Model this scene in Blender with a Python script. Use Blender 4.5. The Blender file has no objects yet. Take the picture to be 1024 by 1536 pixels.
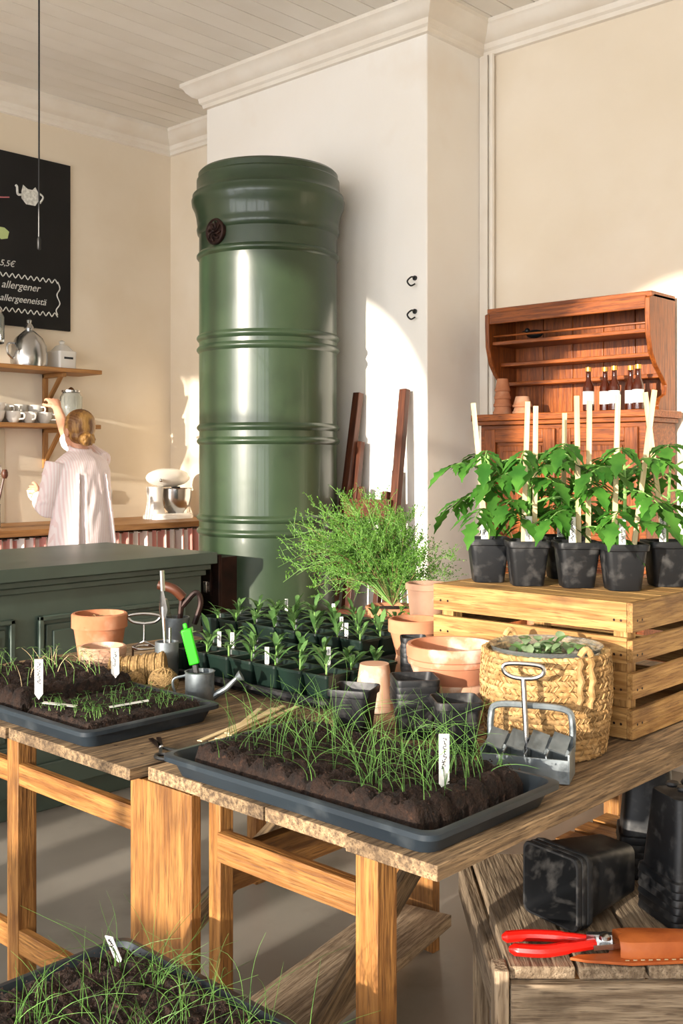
import bpy, math, random
from mathutils import Vector, Matrix, noise
random.seed(7)
U=random.uniform; pi=math.pi; sin=math.sin; cos=math.cos
V=Vector
def lin(h):
    h=h.lstrip('#'); o=[]
    for i in (0,2,4):
        c=int(h[i:i+2],16)/255
        o.append(c/12.92 if c<=.04045 else ((c+.055)/1.055)**2.4)
    return (*o,1)
def mk(name,c1,c2=None,scale=6,stretch=(1,1,1),rough=.6,metal=0,bump=0,bscale=None,var=0,detail=5,lo=.35,hi=.65,
       c3=None,s3=10,lo3=.55,hi3=.7,transl=0,coat=0,trans=0,ior=1.45,spec=.5,stripes=None,rv=0,coord='lc',streak=None):
    m=bpy.data.materials.new(name); m.use_nodes=True
    nt=m.node_tree; N=nt.nodes; L=nt.links; b=N['Principled BSDF']; out=N['Material Output']
    b.inputs['Roughness'].default_value=rough; b.inputs['Metallic'].default_value=metal
    b.inputs['Coat Weight'].default_value=coat; b.inputs['Transmission Weight'].default_value=trans
    b.inputs['IOR'].default_value=ior; b.inputs['Specular IOR Level'].default_value=spec
    if coord=='lc':
        at=N.new('ShaderNodeAttribute'); at.attribute_name='lc'; src0=at.outputs['Vector']
    else:
        at=N.new('ShaderNodeTexCoord'); src0=at.outputs['Object']
    mp=N.new('ShaderNodeMapping'); mp.inputs['Scale'].default_value=stretch
    L.new(src0,mp.inputs['Vector'])
    def nz(s,d=detail,src=None):
        n=N.new('ShaderNodeTexNoise'); n.inputs['Scale'].default_value=s; n.inputs['Detail'].default_value=d
        L.new(src or mp.outputs[0],n.inputs['Vector']); return n
    def ramp(src,a,c,ca,cb):
        r=N.new('ShaderNodeValToRGB'); e=r.color_ramp.elements
        e[0].position=a; e[0].color=ca; e[1].position=c; e[1].color=cb
        L.new(src,r.inputs[0]); return r
    n1=nz(scale)
    col=ramp(n1.outputs[0],lo,hi,lin(c1),lin(c2 or c1)).outputs[0]
    def over(fac,c):
        mx=N.new('ShaderNodeMixRGB'); L.new(fac,mx.inputs[0]); L.new(col,mx.inputs[1]); mx.inputs[2].default_value=lin(c); return mx.outputs[0]
    if streak:
        ns=nz(scale*3.1,3); rr=ramp(ns.outputs[0],.54,.66,(0,0,0,1),(.75,.75,.75,1)); col=over(rr.outputs[0],streak)
    if stripes:
        sx=N.new('ShaderNodeSeparateXYZ'); L.new(src0,sx.inputs[0])
        mm=N.new('ShaderNodeMath'); mm.operation='SINE'
        m2=N.new('ShaderNodeMath'); m2.operation='MULTIPLY'; m2.inputs[1].default_value=stripes[1]
        L.new(sx.outputs[stripes[0]],m2.inputs[0]); L.new(m2.outputs[0],mm.inputs[0])
        rr=ramp(mm.outputs[0],.0,.25,(0,0,0,1),(1,1,1,1)); col=over(rr.outputs[0],stripes[2])
    if c3:
        n3=nz(s3,6,src0); r3=ramp(n3.outputs[0],lo3,hi3,(0,0,0,1),(1,1,1,1)); col=over(r3.outputs[0],c3)
    if var:
        ra=N.new('ShaderNodeAttribute'); ra.attribute_name='rnd'
        hs=N.new('ShaderNodeHueSaturation')
        mr=N.new('ShaderNodeMapRange'); mr.inputs['To Min'].default_value=1-var; mr.inputs['To Max'].default_value=1+var
        L.new(ra.outputs['Fac'],mr.inputs[0]); L.new(mr.outputs[0],hs.inputs['Value']); L.new(col,hs.inputs['Color']); col=hs.outputs[0]
    L.new(col,b.inputs['Base Color'])
    if rv:
        mr=N.new('ShaderNodeMapRange'); mr.inputs['To Min'].default_value=rough-rv; mr.inputs['To Max'].default_value=rough+rv
        L.new(n1.outputs[0],mr.inputs[0]); L.new(mr.outputs[0],b.inputs['Roughness'])
    if bump:
        n2=nz(bscale or scale*2); bp=N.new('ShaderNodeBump'); bp.inputs['Strength'].default_value=min(1,bump*1.0); bp.inputs['Distance'].default_value=.004 if bump<=1 else .01
        L.new(n2.outputs[0],bp.inputs['Height']); L.new(bp.outputs[0],b.inputs['Normal'])
    if transl:
        t=N.new('ShaderNodeBsdfTranslucent'); L.new(col,t.inputs[0]); ms=N.new('ShaderNodeMixShader'); ms.inputs[0].default_value=transl
        L.new(b.outputs[0],ms.inputs[1]); L.new(t.outputs[0],ms.inputs[2]); L.new(ms.outputs[0],out.inputs[0])
    return m
W=(1,14,14)
M=dict(
 wall=mk('plaster','#e3d5be','#ebdfcc',1.2,rough=.88,bump=.35,bscale=14,c3='#dac9ae',s3=1.1,lo3=.5,hi3=.8),
 chim=mk('plaster_white','#eee8de','#f3efe8',1.2,rough=.88,bump=.35,bscale=12,c3='#e9dfd1',s3=1.6),
 ceil=mk('ceiling_paint','#e9e3d8','#efeae1',3,rough=.7,var=.03),
 trim=mk('trim_paint','#ece5d9','#e5dbcc',5,rough=.5,bump=.1),
 floor=mk('floor_screed','#827c73','#969087',1.5,rough=.38,bump=.1,c3='#716b62',s3=3,rv=.1),
 green=mk('stove_enamel','#293827','#33442e',3,rough=.33,bump=.22,bscale=6,coat=.2,c3='#212f20',s3=7,lo3=.58,hi3=.85,rv=.08),
 cgreen=mk('green_paint','#38453d','#415047',4,rough=.42,bump=.1,bscale=30),
 iron=mk('cast_iron','#3a2620','#201614',14,rough=.5,metal=.6,bump=.4),
 black=mk('black_metal','#151515',rough=.45),
 board=mk('chalkboard','#0b0b0b','#151515',3,rough=.75),
 chalk=mk('chalk','#e9e9e2','#bdbdb6',60,rough=1),
 chalkg=mk('chalk_green','#b9c98a',rough=1), chalkr=mk('chalk_pink','#c9797f',rough=1),
 top=mk('tabletop_wood','#5a4835','#9f8462',8,W,rough=.74,bump=1,bscale=16,var=.2,c3='#463524',s3=7,lo3=.56,hi3=.78,streak='#433221'),
 pine=mk('pine_leg','#74491f','#a3733c',6,W,rough=.55,bump=.6,bscale=14,var=.16,c3='#563517',s3=7,lo3=.56,hi3=.78,streak='#5e3a1a'),
 crate=mk('crate_wood','#835d2e','#b08a52',6,W,rough=.66,bump=.7,bscale=14,var=.17,c3='#5f3f20',s3=8,lo3=.56,hi3=.78,streak='#6b4722'),
 dress=mk('dresser_wood','#6c3411','#97511f',6,W,rough=.38,bump=.25,var=.12,streak='#55290e'),
 shelfw=mk('shelf_wood','#8b5e32','#ab7b45',6,W,rough=.5,var=.08),
 dark=mk('dark_wood','#3a1c10','#59301c',7,W,rough=.45,var=.1),
 grey=mk('weathered_wood','#77644f','#aa967c',8,W,rough=.9,bump=1,bscale=14,var=.2,c3='#524231',s3=7,lo3=.56,hi3=.75,streak='#594838'),
 stick=mk('stake_wood','#c9b182','#dac79f',8,W,rough=.65,var=.06),
 tray=mk('tray_plastic','#1c242b','#262f36',6,rough=.42,c3='#484e52',s3=14,lo3=.58,hi3=.85),
 plast=mk('black_plastic','#0d0e10','#17191c',6,rough=.5,c3='#5c5a58',s3=34,lo3=.52,hi3=.9,bump=.2,var=.1),
 gplast=mk('green_plastic','#0f1b17','#14251e',6,rough=.36,c3='#2e3c36',s3=14,lo3=.6,hi3=.85),
 soil=mk('soil','#170d08','#2f1e14',60,rough=.95,bump=2,bscale=150,c3='#452e20',s3=110,lo3=.62,hi3=.7),
 terra=mk('terracotta','#a96845','#bf8562',8,rough=.88,bump=.2,c3='#cbab90',s3=9,lo3=.55,hi3=.78),
 terra2=mk('terracotta_chalky','#ac6f50','#bd8567',8,rough=.88,bump=.2,c3='#d8c0ac',s3=16,lo3=.5,hi3=.68),
 pale=mk('pale_terracotta','#b1876c','#c19d84',8,rough=.88,bump=.2,c3='#d1bfad',s3=24,lo3=.55,hi3=.7),
 galv=mk('galvanised','#6f777b','#939b9e',20,rough=.45,metal=.75,c3='#52585b',s3=25),
 steel=mk('steel','#c8c8c8','#b0b0b0',5,rough=.22,metal=1),
 white=mk('white_ceramic','#dfdbd3',rough=.25,coat=.3),
 tag=mk('white_tag','#e0dfda',rough=.5), ink=mk('ink','#222222',rough=.8),
 glass=mk('clear_glass','#eef4f2',rough=.05,trans=.92),
 brown=mk('brown_glass','#3a1408',rough=.1,coat=.5), cap=mk('bottle_cap','#c79a4a',rough=.3,metal=.5),
 jute=mk('jute','#7f6540','#a48658',60,rough=.95,bump=1,bscale=200,var=.15),
 sea=mk('seagrass','#8a693c','#ba9766',40,(1,1,1),rough=.85,bump=.6,bscale=120,var=.28),
 grass=mk('onion_grass','#42692f','#74a04e',20,rough=.5,transl=.35,var=.3),
 leaf=mk('seedling_leaf','#456f38','#729a58',20,rough=.5,transl=.35,var=.25),
 tom=mk('tomato_leaf','#2c601d','#568f34',15,rough=.5,transl=.4,var=.3),
 bush=mk('bush_leaf','#3f7027','#6f9e39',15,rough=.55,transl=.4,var=.38),
 twig=mk('twig','#6a5638','#8c7a50',20,rough=.8),
 stem=mk('green_stem','#6d9a48','#86b060',20,rough=.6),
 fuzz=mk('grey_leaf','#71895f','#90a67e',20,rough=.8,transl=.25,var=.15),
 red=mk('red_grip','#cb150c',rough=.3), leather=mk('leather','#99481c','#c1682e',14,rough=.5,bump=.5,bscale=40,c3='#7d3814',s3=20,lo3=.6,hi3=.8),
 lime=mk('lime_plastic','#2abb16',rough=.4),
 skin=mk('skin','#c98f70','#d59f82',20,rough=.55,coord='obj'), hair=mk('hair','#6f4722','#b58749',30,(1,1,.35),rough=.45,bump=1,bscale=110,coord='obj',lo=.42,hi=.6),
 shirt=mk('shirt_cotton','#ecdad8','#f1e4e2',8,rough=.9,bump=.5,bscale=18,stripes=(1,520,'#e8cfcd'),coord='obj'),
 trous=mk('trousers','#39404d',rough=.9,coord='obj'), shoe=mk('shoe','#d9d4cc',rough=.7), eye=mk('eye','#2a2018',rough=.2),
 curt=mk('striped_curtain','#eee2da',rough=.9,stripes=(1,120,'#d8958a')),
 tile=mk('zellige','#c0b297','#a89878',10,rough=.3,var=.3), grout=mk('grout','#cfc4ae',rough=.9),
)
class MB:
    def __init__(s): s.v=[];s.f=[];s.m=[];s.rn=[];s.lc=[];s.mats=[]
    def add(s,vs,fs,mat,lc=None,T=None,off=True):
        b=len(s.v); o=V((U(-5,5),U(-5,5),U(-5,5))) if off else V((0,0,0))
        s.lc+= [tuple(V(p)+o) for p in (lc or vs)]
        s.v+= [tuple(T@V(p)) for p in vs] if T else [tuple(p) for p in vs]
        if mat not in s.mats: s.mats.append(mat)
        i=s.mats.index(mat); r=random.random()
        for f in fs: s.f.append(tuple(b+k for k in f)); s.m.append(i); s.rn.append(r)
    def box(s,c,d,mat,rot=None,T=None,off=True):
        vs=[V((x*d[0]/2,y*d[1]/2,z*d[2]/2)) for x in(-1,1) for y in(-1,1) for z in(-1,1)]
        o=sorted(range(3),key=lambda i:-d[i]); lc=[V((v[o[0]],v[o[1]],v[o[2]])) for v in vs]
        Tm=Matrix.Translation(c)
        if rot: Tm=Tm@(Matrix.Rotation(rot[2],4,'Z')@Matrix.Rotation(rot[1],4,'Y')@Matrix.Rotation(rot[0],4,'X'))
        if T: Tm=T@Tm
        s.add(vs,[(0,1,3,2),(4,6,7,5),(0,4,5,1),(2,3,7,6),(0,2,6,4),(1,5,7,3)],mat,lc,Tm,off)
    def bb(s,a,b,mat,off=True):
        s.box([(a[i]+b[i])/2 for i in range(3)],[abs(b[i]-a[i]) for i in range(3)],mat,off=off)
    def beam(s,p0,p1,w,h,mat,up=(0,0,1)):
        p0=V(p0);p1=V(p1);x=(p1-p0);L=x.length;x.normalize();y=V(up).cross(x)
        if y.length<1e-4:y=V((0,1,0))
        y.normalize();z=x.cross(y)
        T=Matrix((x,y,z)).transposed().to_4x4();T.translation=(p0+p1)/2
        s.box((0,0,0),(L,w,h),mat,T=T)
    def tube(s,pts,r,mat,seg=8,closed=False,flat=1):
        pts=[V(p) for p in pts];n=len(pts);vs=[];lc=[];prev=None;acc=0
        for i,p in enumerate(pts):
            if closed: t=pts[(i+1)%n]-pts[i-1]
            else: t=pts[min(i+1,n-1)]-pts[max(i-1,0)]
            if t.length<1e-9:t=V((0,0,1))
            t.normalize()
            if prev is None:
                a=V((0,0,1)) if abs(t.z)<.9 else V((1,0,0)); u=t.cross(a).normalized()
            else:
                u=prev-t*prev.dot(t)
                u=u.normalized() if u.length>1e-6 else t.cross(V((.3,.5,1))).normalized()
            prev=u;w=t.cross(u)
            rr=r[i] if isinstance(r,(list,tuple)) else r
            if i: acc+=(p-pts[i-1]).length
            for k in range(seg):
                a=2*pi*k/seg; vs.append(p+u*cos(a)*rr+w*sin(a)*rr*flat); lc.append(V((acc,cos(a)*rr,sin(a)*rr)))
        fs=[]
        for i in range(n if closed else n-1):
            j=(i+1)%n
            for k in range(seg):
                l=(k+1)%seg; fs.append((i*seg+k,i*seg+l,j*seg+l,j*seg+k))
        if not closed: fs.append(tuple(range(seg-1,-1,-1))); fs.append(tuple((n-1)*seg+k for k in range(seg)))
        s.add(vs,fs,mat,lc)
    def loft(s,rings,mat,T=None,cap0=True,cap1=True,off=True):
        n=len(rings[0]);vs=[V(p) for r in rings for p in r];fs=[]
        for i in range(len(rings)-1):
            for k in range(n):
                l=(k+1)%n; fs.append((i*n+k,i*n+l,(i+1)*n+l,(i+1)*n+k))
        if cap0: fs.append(tuple(range(n-1,-1,-1)))
        if cap1: fs.append(tuple((len(rings)-1)*n+k for k in range(n)))
        s.add(vs,fs,mat,None,T,off)
    def lathe(s,prof,mat,c=(0,0,0),seg=32,T=None,cap=True):
        Tm=Matrix.Translation(c)
        if T: Tm=Tm@T
        s.loft([[(r*cos(2*pi*k/seg),r*sin(2*pi*k/seg),z) for k in range(seg)] for r,z in prof],mat,Tm,cap,cap)
    def rect(s,prof,mat,c=(0,0,0),rad=.01,T=None,cap0=True,cap1=True,rs=4):
        Tm=Matrix.Translation(c)
        if T: Tm=Tm@T
        rings=[]
        for hx,hy,z in prof:
            q=[]; r=min(rad,hx*.9,hy*.9)
            for (sx,sy,a0) in((1,1,0),(-1,1,pi/2),(-1,-1,pi),(1,-1,3*pi/2)):
                for k in range(rs+1):
                    a=a0+pi/2*k/rs; q.append((sx*(hx-r)+r*cos(a),sy*(hy-r)+r*sin(a),z))
            rings.append(q)
        s.loft(rings,mat,Tm,cap0,cap1)
    def ball(s,c,r,mat,seg=20,T=None):
        if not isinstance(r,(tuple,list)): r=(r,r,r)
        rings=[];n=seg//2
        for i in range(1,n):
            a=-pi/2+pi*i/n; rings.append([(cos(a)*cos(2*pi*k/seg)*r[0],cos(a)*sin(2*pi*k/seg)*r[1],sin(a)*r[2]) for k in range(seg)])
        Tm=Matrix.Translation(c)
        if T: Tm=Tm@T
        s.loft(rings,mat,Tm)
    def prism(s,poly,fn,t0,t1,mat):
        n=len(poly); vs=[fn(p,t0) for p in poly]+[fn(p,t1) for p in poly]
        fs=[tuple(range(n-1,-1,-1)),tuple(range(n,2*n))]+[(k,(k+1)%n,n+(k+1)%n,n+k) for k in range(n)]
        lc=[V((v[2],v[1],v[0])) for v in vs]
        s.add(vs,fs,mat,lc)
    def leaf(s,b,d,L,w,mat,droop=.3,ns=5,ser=0,fold=.25,pk=.45):
        b=V(b);d=V(d).normalized();side=d.cross(V((0,0,1)))
        if side.length<.05: side=V((cos(b.x*999),sin(b.x*999),0))
        side.normalize(); up=side.cross(d); vs=[];fs=[]
        for i in range(ns+1):
            t=i/ns; c=b+d*L*t-V((0,0,1))*droop*L*t*t
            q=(t/pk)**.7 if t<pk else max(0,1-((t-pk)/(1-pk)))**.75
            ww=w*.5*max(q,.06)
            if ser and i%2: ww*=ser
            vs+= [c-side*ww+up*fold*ww,c,c+side*ww+up*fold*ww]
        for i in range(ns):
            a=i*3; fs+= [(a,a+1,a+4,a+3),(a+1,a+2,a+5,a+4)]
        s.add(vs,fs,mat)
    def blade(s,b,h,a,lean,r,mat,droop=0,n=7,tw=0):
        pts=[];rr=[]
        for i in range(n+1):
            t=i/n; aa=a+tw*t
            pts.append(V(b)+V((cos(aa)*lean*t*t,sin(aa)*lean*t*t,h*t-droop*t**3))); rr.append(r*(1-.8*t))
        s.tube(pts,rr,mat,3)
    def soil(s,x0,x1,y0,y1,z0,z1,res=.007,lump=.005,cell=0):
        nx=max(4,int((x1-x0)/res)); ny=max(4,int((y1-y0)/res)); vs=[];fs=[]
        def gap(v):
            q=(v/cell)%1; return min(q,1-q)
        for i in range(nx+1):
            for j in range(ny+1):
                x=x0+(x1-x0)*i/nx;y=y0+(y1-y0)*j/ny
                e=min(i,nx-i,j,ny-j)
                z=z1+lump*(noise.noise(V((x*60,y*60,z1*9)))+U(-.5,.5))
                if cell: z-=.015*(1-min(1,4.5*min(gap(x-x0),gap(y-y0))))
                if e==0: z-=.012; x+=U(-.003,.003); y+=U(-.003,.003)
                vs.append(V((x,y,z)))
        for i in range(nx):
            for j in range(ny):
                a=i*(ny+1)+j; fs.append((a,a+ny+1,a+ny+2,a+1))
        loop=[i*(ny+1) for i in range(nx+1)]+[nx*(ny+1)+j for j in range(1,ny+1)]+[i*(ny+1)+ny for i in range(nx-1,-1,-1)]+[j for j in range(ny-1,0,-1)]
        n0=len(vs)
        for k in loop: vs.append(V((vs[k].x,vs[k].y,z0)))
        for k in range(len(loop)):
            l=(k+1)%len(loop); fs.append((loop[k],n0+k,n0+l,loop[l]))
        s.add(vs,fs,M['soil'])
        for k in range(int((x1-x0)*(y1-y0)*9000)):
            c=V((U(x0,x1),U(y0,y1),z1+U(-.004,.002))); r=U(.0012,.0035)
            s.add([c+V((r,0,0)),c+V((-r*.5,r*.8,0)),c+V((-r*.5,-r*.8,0)),c+V((0,0,r))],[(0,1,3),(1,2,3),(2,0,3)],M['soil'])
    def obj(s,name,loc=(0,0,0),rz=0,bevel=0,parent=None,ang=35,rot=None):
        me=bpy.data.meshes.new(name); me.from_pydata(s.v,[],s.f)
        for m in s.mats: me.materials.append(m)
        me.polygons.foreach_set('material_index',s.m)
        me.polygons.foreach_set('use_smooth',[True]*len(s.f))
        a=me.attributes.new('rnd','FLOAT','FACE'); a.data.foreach_set('value',s.rn)
        a=me.attributes.new('lc','FLOAT_VECTOR','POINT'); a.data.foreach_set('vector',[c for p in s.lc for c in p])
        me.update(); me.set_sharp_from_angle(angle=math.radians(ang))
        o=bpy.data.objects.new(name,me); bpy.context.collection.objects.link(o)
        o.location=loc; o.rotation_euler=rot or (0,0,rz)
        if bevel:
            b=o.modifiers.new('b','BEVEL'); b.width=bevel; b.segments=2; b.limit_method='ANGLE'; b.angle_limit=math.radians(50)
        if parent: o.parent=parent
        return o
def empty(name,loc=(0,0,0)):
    e=bpy.data.objects.new(name,None); bpy.context.collection.objects.link(e); e.location=loc; return e
def bez(p,n=12):
    P=[V(q) for q in p];P=[P[0]*2-P[1]]+P+[P[-1]*2-P[-2]];o=[]
    for i in range(1,len(P)-2):
        for k in range(n):
            t=k/n;a,b,c,d=P[i-1],P[i],P[i+1],P[i+2]
            o.append(.5*((2*b)+(c-a)*t+(2*a-5*b+4*c-d)*t*t+(3*b-a-3*c+d)*t**3))
    o.append(P[-2]);return o

# ---------------- room shell ----------------
XL,YB,YC,YF,XR,H=-5.586,4.366,3.917,-2.5,3.2,3.5
CX0,CX1=-4.68,-3.08
m=MB(); m.bb((XL-.2,YF-.2,-.1),(XR+.2,YB+.2,0),M['floor'],off=False); m.obj('floor')
m=MB(); m.bb((XL-.2,YF-.2,H+.012),(XR+.2,YB+.2,H+.15),M['ceil'])
x=XL
while x<XR:
    m.bb((x+.0025,YF,H),(x+.1175,YB,H+.02),M['ceil']); x+=.12
m.obj('ceiling',bevel=.002)
m=MB(); m.bb((XL-.2,YF-.2,0),(XL,YB+.2,H),M['wall'],off=False); m.obj('wall_left')
m=MB(); m.bb((XL,YB,0),(XR+.2,YB+.2,H),M['wall'],off=False); m.obj('wall_back')
m=MB(); m.bb((CX0,YC,0),(CX1,YB,H),M['chim'],off=False); m.obj('wall_chimney_breast',bevel=.006)
m=MB(); m.bb((XR,YF-.2,0),(XR+.2,YB,H),M['wall'],off=False); m.obj('wall_right')
def sweep(mb,poly,prof,mat):
    P=[V((a,b,0)) for a,b in poly];n=len(P);rings=[]
    for i,p in enumerate(P):
        def nr(a,b): d=(b-a).normalized(); return V((d.y,-d.x,0))
        if i==0: o=nr(P[0],P[1])
        elif i==n-1: o=nr(P[-2],P[-1])
        else:
            a=nr(P[i-1],p);b=nr(p,P[i+1]);o=(a+b)/(1+a.dot(b))
        rings.append([(p.x+o.x*q,p.y+o.y*q,z) for q,z in prof])
    mb.loft(rings,mat)
m=MB()
sweep(m,[(XL,YF),(XL,YB),(CX0,YB),(CX0,YC),(CX1,YC),(CX1,YB),(XR,YB)],
 [(0,H),(.11,H),(.11,H-.02),(.095,H-.03),(.085,H-.05),(.06,H-.075),(.035,H-.085),(.03,H-.11),(.018,H-.12),(.015,H-.14),(0,H-.145)],M['trim'])
m.obj('trim_crown',ang=30)
m=MB(); sweep(m,[(XL,YF),(XL,YB),(CX0,YB),(CX0,YC),(CX1,YC),(CX1,YB),(XR,YB)],[(0,.14),(.015,.14),(.02,.12),(.02,0),(0,0)],M['trim']); m.obj('baseboard_back')
m=MB(); m.bb((CX1+.002,YB-.03,.14),(CX1+.05,YB,H-.14),M['trim']); m.tube([(CX1+.07,YB-.02,.14),(CX1+.07,YB-.02,H-.14)],.014,M['trim'],8); m.obj('trim_corner')
cu=bpy.data.curves.new('wall_front','CURVE'); cu.dimensions='2D'; cu.fill_mode='BOTH'; cu.extrude=.12
def spl(pts):
    s=cu.splines.new('POLY'); s.points.add(len(pts)-1)
    for i,(a,b) in enumerate(pts): s.points[i].co=(a,b,0,1)
    s.use_cyclic_u=True
spl([(XL-.2,0),(XR+.2,0),(XR+.2,H+.01),(XL-.2,H+.01)])
WC=[(-4.78,.56),(-3.26,.84),(-1.30,.84),(.66,.84),(2.30,.62)]; zs=.5; zt=2.5
for c,wr in WC:
    spl([(c-wr,zs),(c+wr,zs),(c+wr,zt)]+[(c+wr*cos(a*pi/20),zt+wr*sin(a*pi/20)) for a in range(1,20)]+[(c-wr,zt)])
tmp=bpy.data.objects.new('tmpwall',cu); bpy.context.collection.objects.link(tmp)
dg=bpy.context.evaluated_depsgraph_get(); me=bpy.data.meshes.new_from_object(tmp.evaluated_get(dg)); bpy.data.objects.remove(tmp)
me.materials.clear(); me.materials.append(M['chim'])
w=bpy.data.objects.new('wall_front',me); bpy.context.collection.objects.link(w); w.rotation_euler=(pi/2,0,0); w.location=(0,YF-.12,0)
for i,(c,wr) in enumerate(WC):
    m=MB(); y=YF-.12
    for xx in (-wr+.02,0,wr-.02): m.bb((c+xx-.02,y-.02,zs),(c+xx+.02,y+.02,zt+(wr*.98 if xx==0 else 0)),M['trim'])
    for z in (zs+.025,1.5,zt): m.bb((c-wr,y-.018,z-.018),(c+wr,y+.018,z+.018),M['trim'])
    m.tube([(c+(wr-.02)*cos(a*pi/20),y,zt+(wr-.02)*sin(a*pi/20)) for a in range(21)],.025,M['trim'],6)
    m.bb((c-wr-.05,YF-.1,zs-.04),(c+wr+.05,YF+.08,zs),M['trim'])
    if i in (1,2):   # half-height slats, added to break the sun into streaks on the floor
        x=c-wr
        while x<c+wr-.24: m.bb((x,y+.05,zs),(x+.23,y+.07,1.12),M['trim']); x+=.42
        m.bb((c-wr,y+.045,1.10),(c+wr,y+.075,1.14),M['trim'])
    m.obj('window_%d'%(i+1))
    ld=bpy.data.lights.new('portal','AREA'); ld.shape='RECTANGLE'; ld.size=2*wr; ld.size_y=zt+wr-zs; ld.cycles.is_portal=True
    lo=bpy.data.objects.new('window_portal',ld); bpy.context.collection.objects.link(lo); lo.location=(c,YF-.3,(zt+wr+zs)/2); lo.rotation_euler=(pi/2,0,0)

# ---------------- stove ----------------
SX,SY=-3.764,3.54
m=MB(); r=.335
pr=[(r+.02,0),(r+.02,.1),(r,.12)]
def band(z,w=.012,h=.018):
    return [(r,z-h),(r+w*.6,z-h*.6),(r+w,z-h*.2),(r+w,z+h*.2),(r+w*.6,z+h*.6),(r,z+h)]
for z in (.62,1.01,1.075,1.44,1.505,1.88,1.935,2.33): pr+=band(z)
pr+=[(r,2.43),(r+.008,2.44),(r+.012,2.46),(r+.008,2.475),(r+.010,2.49),(r+.014,2.52),(r+.022,2.55),(r+.034,2.575),(r+.037,2.6),(r+.032,2.61),(r+.032,2.625),(r+.020,2.635),(r+.012,2.65),(r+.012,2.70),(r+.004,2.705),(r+.004,2.73),(r-.008,2.742)]
m.lathe(pr,M['green'],(SX,SY,0),96)
def onst(ang,z,rad=r):
    return V((SX+rad*cos(ang),SY+rad*sin(ang),z))
camang=math.atan2(-SY,-SX)
va=camang-math.asin(.72)
T=Matrix.Translation(onst(va,2.44-.03,r+.004))@Matrix.Rotation(va,4,'Z')@Matrix.Rotation(pi/2,4,'Y')
m.lathe([(.062,-.02),(.062,.008),(.054,.014),(.048,.006),(.01,.004)],M['iron'],T=T,seg=28)
for k in range(8):
    a=k*pi/4; m.tube([T@V((.012*cos(a),.012*sin(a),.01)),T@V((.03*cos(a+.3),.03*sin(a+.3),.014)),T@V((.045*cos(a+.7),.045*sin(a+.7),.01))],.005,M['iron'],5)
m.ball(T@V((0,0,.014)),.009,M['iron'],10)
da=camang-math.asin(.68)
T=Matrix.Translation(onst(da,.76,r-.02))@Matrix.Rotation(da,4,'Z')
m.box((.05,0,0),(.14,.2,.3),M['iron'],T=T); m.box((.125,0,.0),(.02,.23,.33),M['iron'],T=T); m.box((.14,0,.05),(.015,.15,.14),M['iron'],T=T); m.box((.14,0,-.1),(.015,.15,.06),M['iron'],T=T); m.box((.155,.06,.02),(.03,.02,.05),M['steel'],T=T)
m.obj('green_tiled_stove',bevel=.003)
m=MB(); m.tube([(-4.74,4.3,.3),(-4.74,4.3,2.66),(-4.72,4.27,2.7),(-4.66,4.27,2.7)],.006,M['black'],6); m.bb((-4.78,4.3,2.4),(-4.70,4.362,2.43),M['black']); m.obj('damper_rod')
for z in (2.213,2.055):
    m=MB(); hx=-3.15; m.lathe([(.012,0),(.012,.006),(.004,.008)],M['black'],(hx,YC-.001,z),12,Matrix.Rotation(pi/2,4,'X'))
    m.tube(bez([(hx,YC-.002,z),(hx,YC-.03,z+.002),(hx-.008,YC-.05,z-.02),(hx,YC-.035,z-.04),(hx+.01,YC-.015,z-.03)],6),.004,M['black'],6); m.obj('wall_hook')
# folded wooden chair / rack leaning on the chimney breast
m=MB()
for (a,b) in (((-3.50,3.60,0),(-3.475,3.875,1.68)),((-3.13,3.60,0),(-3.18,3.875,1.685))): m.beam(a,b,.042,.035,M['dark'],up=(0,1,0))
for (a,b) in (((-3.465,3.70,.15),(-3.445,3.86,1.44)),((-3.19,3.70,.15),(-3.22,3.86,1.30)),((-3.42,3.66,.10),(-3.41,3.83,1.22)),((-3.235,3.66,.10),(-3.255,3.83,1.20))): m.beam(a,b,.03,.03,M['dark'],up=(0,1,0))
for z,h in ((.35,.05),(.62,.05),(.86,.05),(1.12,.09)): m.beam((-3.50+z*.02,3.60+z*.163-.03,z),(-3.14-z*.02,3.60+z*.163-.03,z),.03,h,M['dark'])
m.obj('wooden_rack',bevel=.003)

# ---------------- back kitchen (left wall) ----------------
CT=.985; XW=XL+.003
m=MB(); m.bb((XW,.4,CT-.035),(-4.95,YB-.025,CT),M['shelfw']); m.bb((XL+.025,.4,0),(-5.1,YB-.025,CT-.036),M['cgreen'])
m.obj('kitchen_counter',bevel=.003)
m=MB(); n=700;vs=[];fs=[]
for i in range(n+1):
    y=.5+3.8*i/n; xo=.018*sin(y*95)+.006*sin(y*41)
    vs+= [V((-4.995+xo,y,CT-.045)),V((-4.98+xo*1.3,y,.1))]
for i in range(n): fs.append((2*i,2*i+1,2*i+3,2*i+2))
m.add(vs,fs,M['curt'],off=False); m.tube([(-5.0,.45,CT-.05),(-5.0,4.33,CT-.05)],.006,M['steel'],6); m.obj('striped_curtain')
m=MB(); y=1.4; m.bb((XW,1.4,CT+.001),(XL+.008,3.16,1.53),M['grout'])
while y<3.1:
    z=CT+.003
    while z<1.5:
        m.bb((XL+.006,y+.002,z),(XL+.014+U(0,.002),y+.098,z+.096),M['tile']); z+=.1
    y+=.1
m.obj('tile_splashback',bevel=.002)
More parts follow.
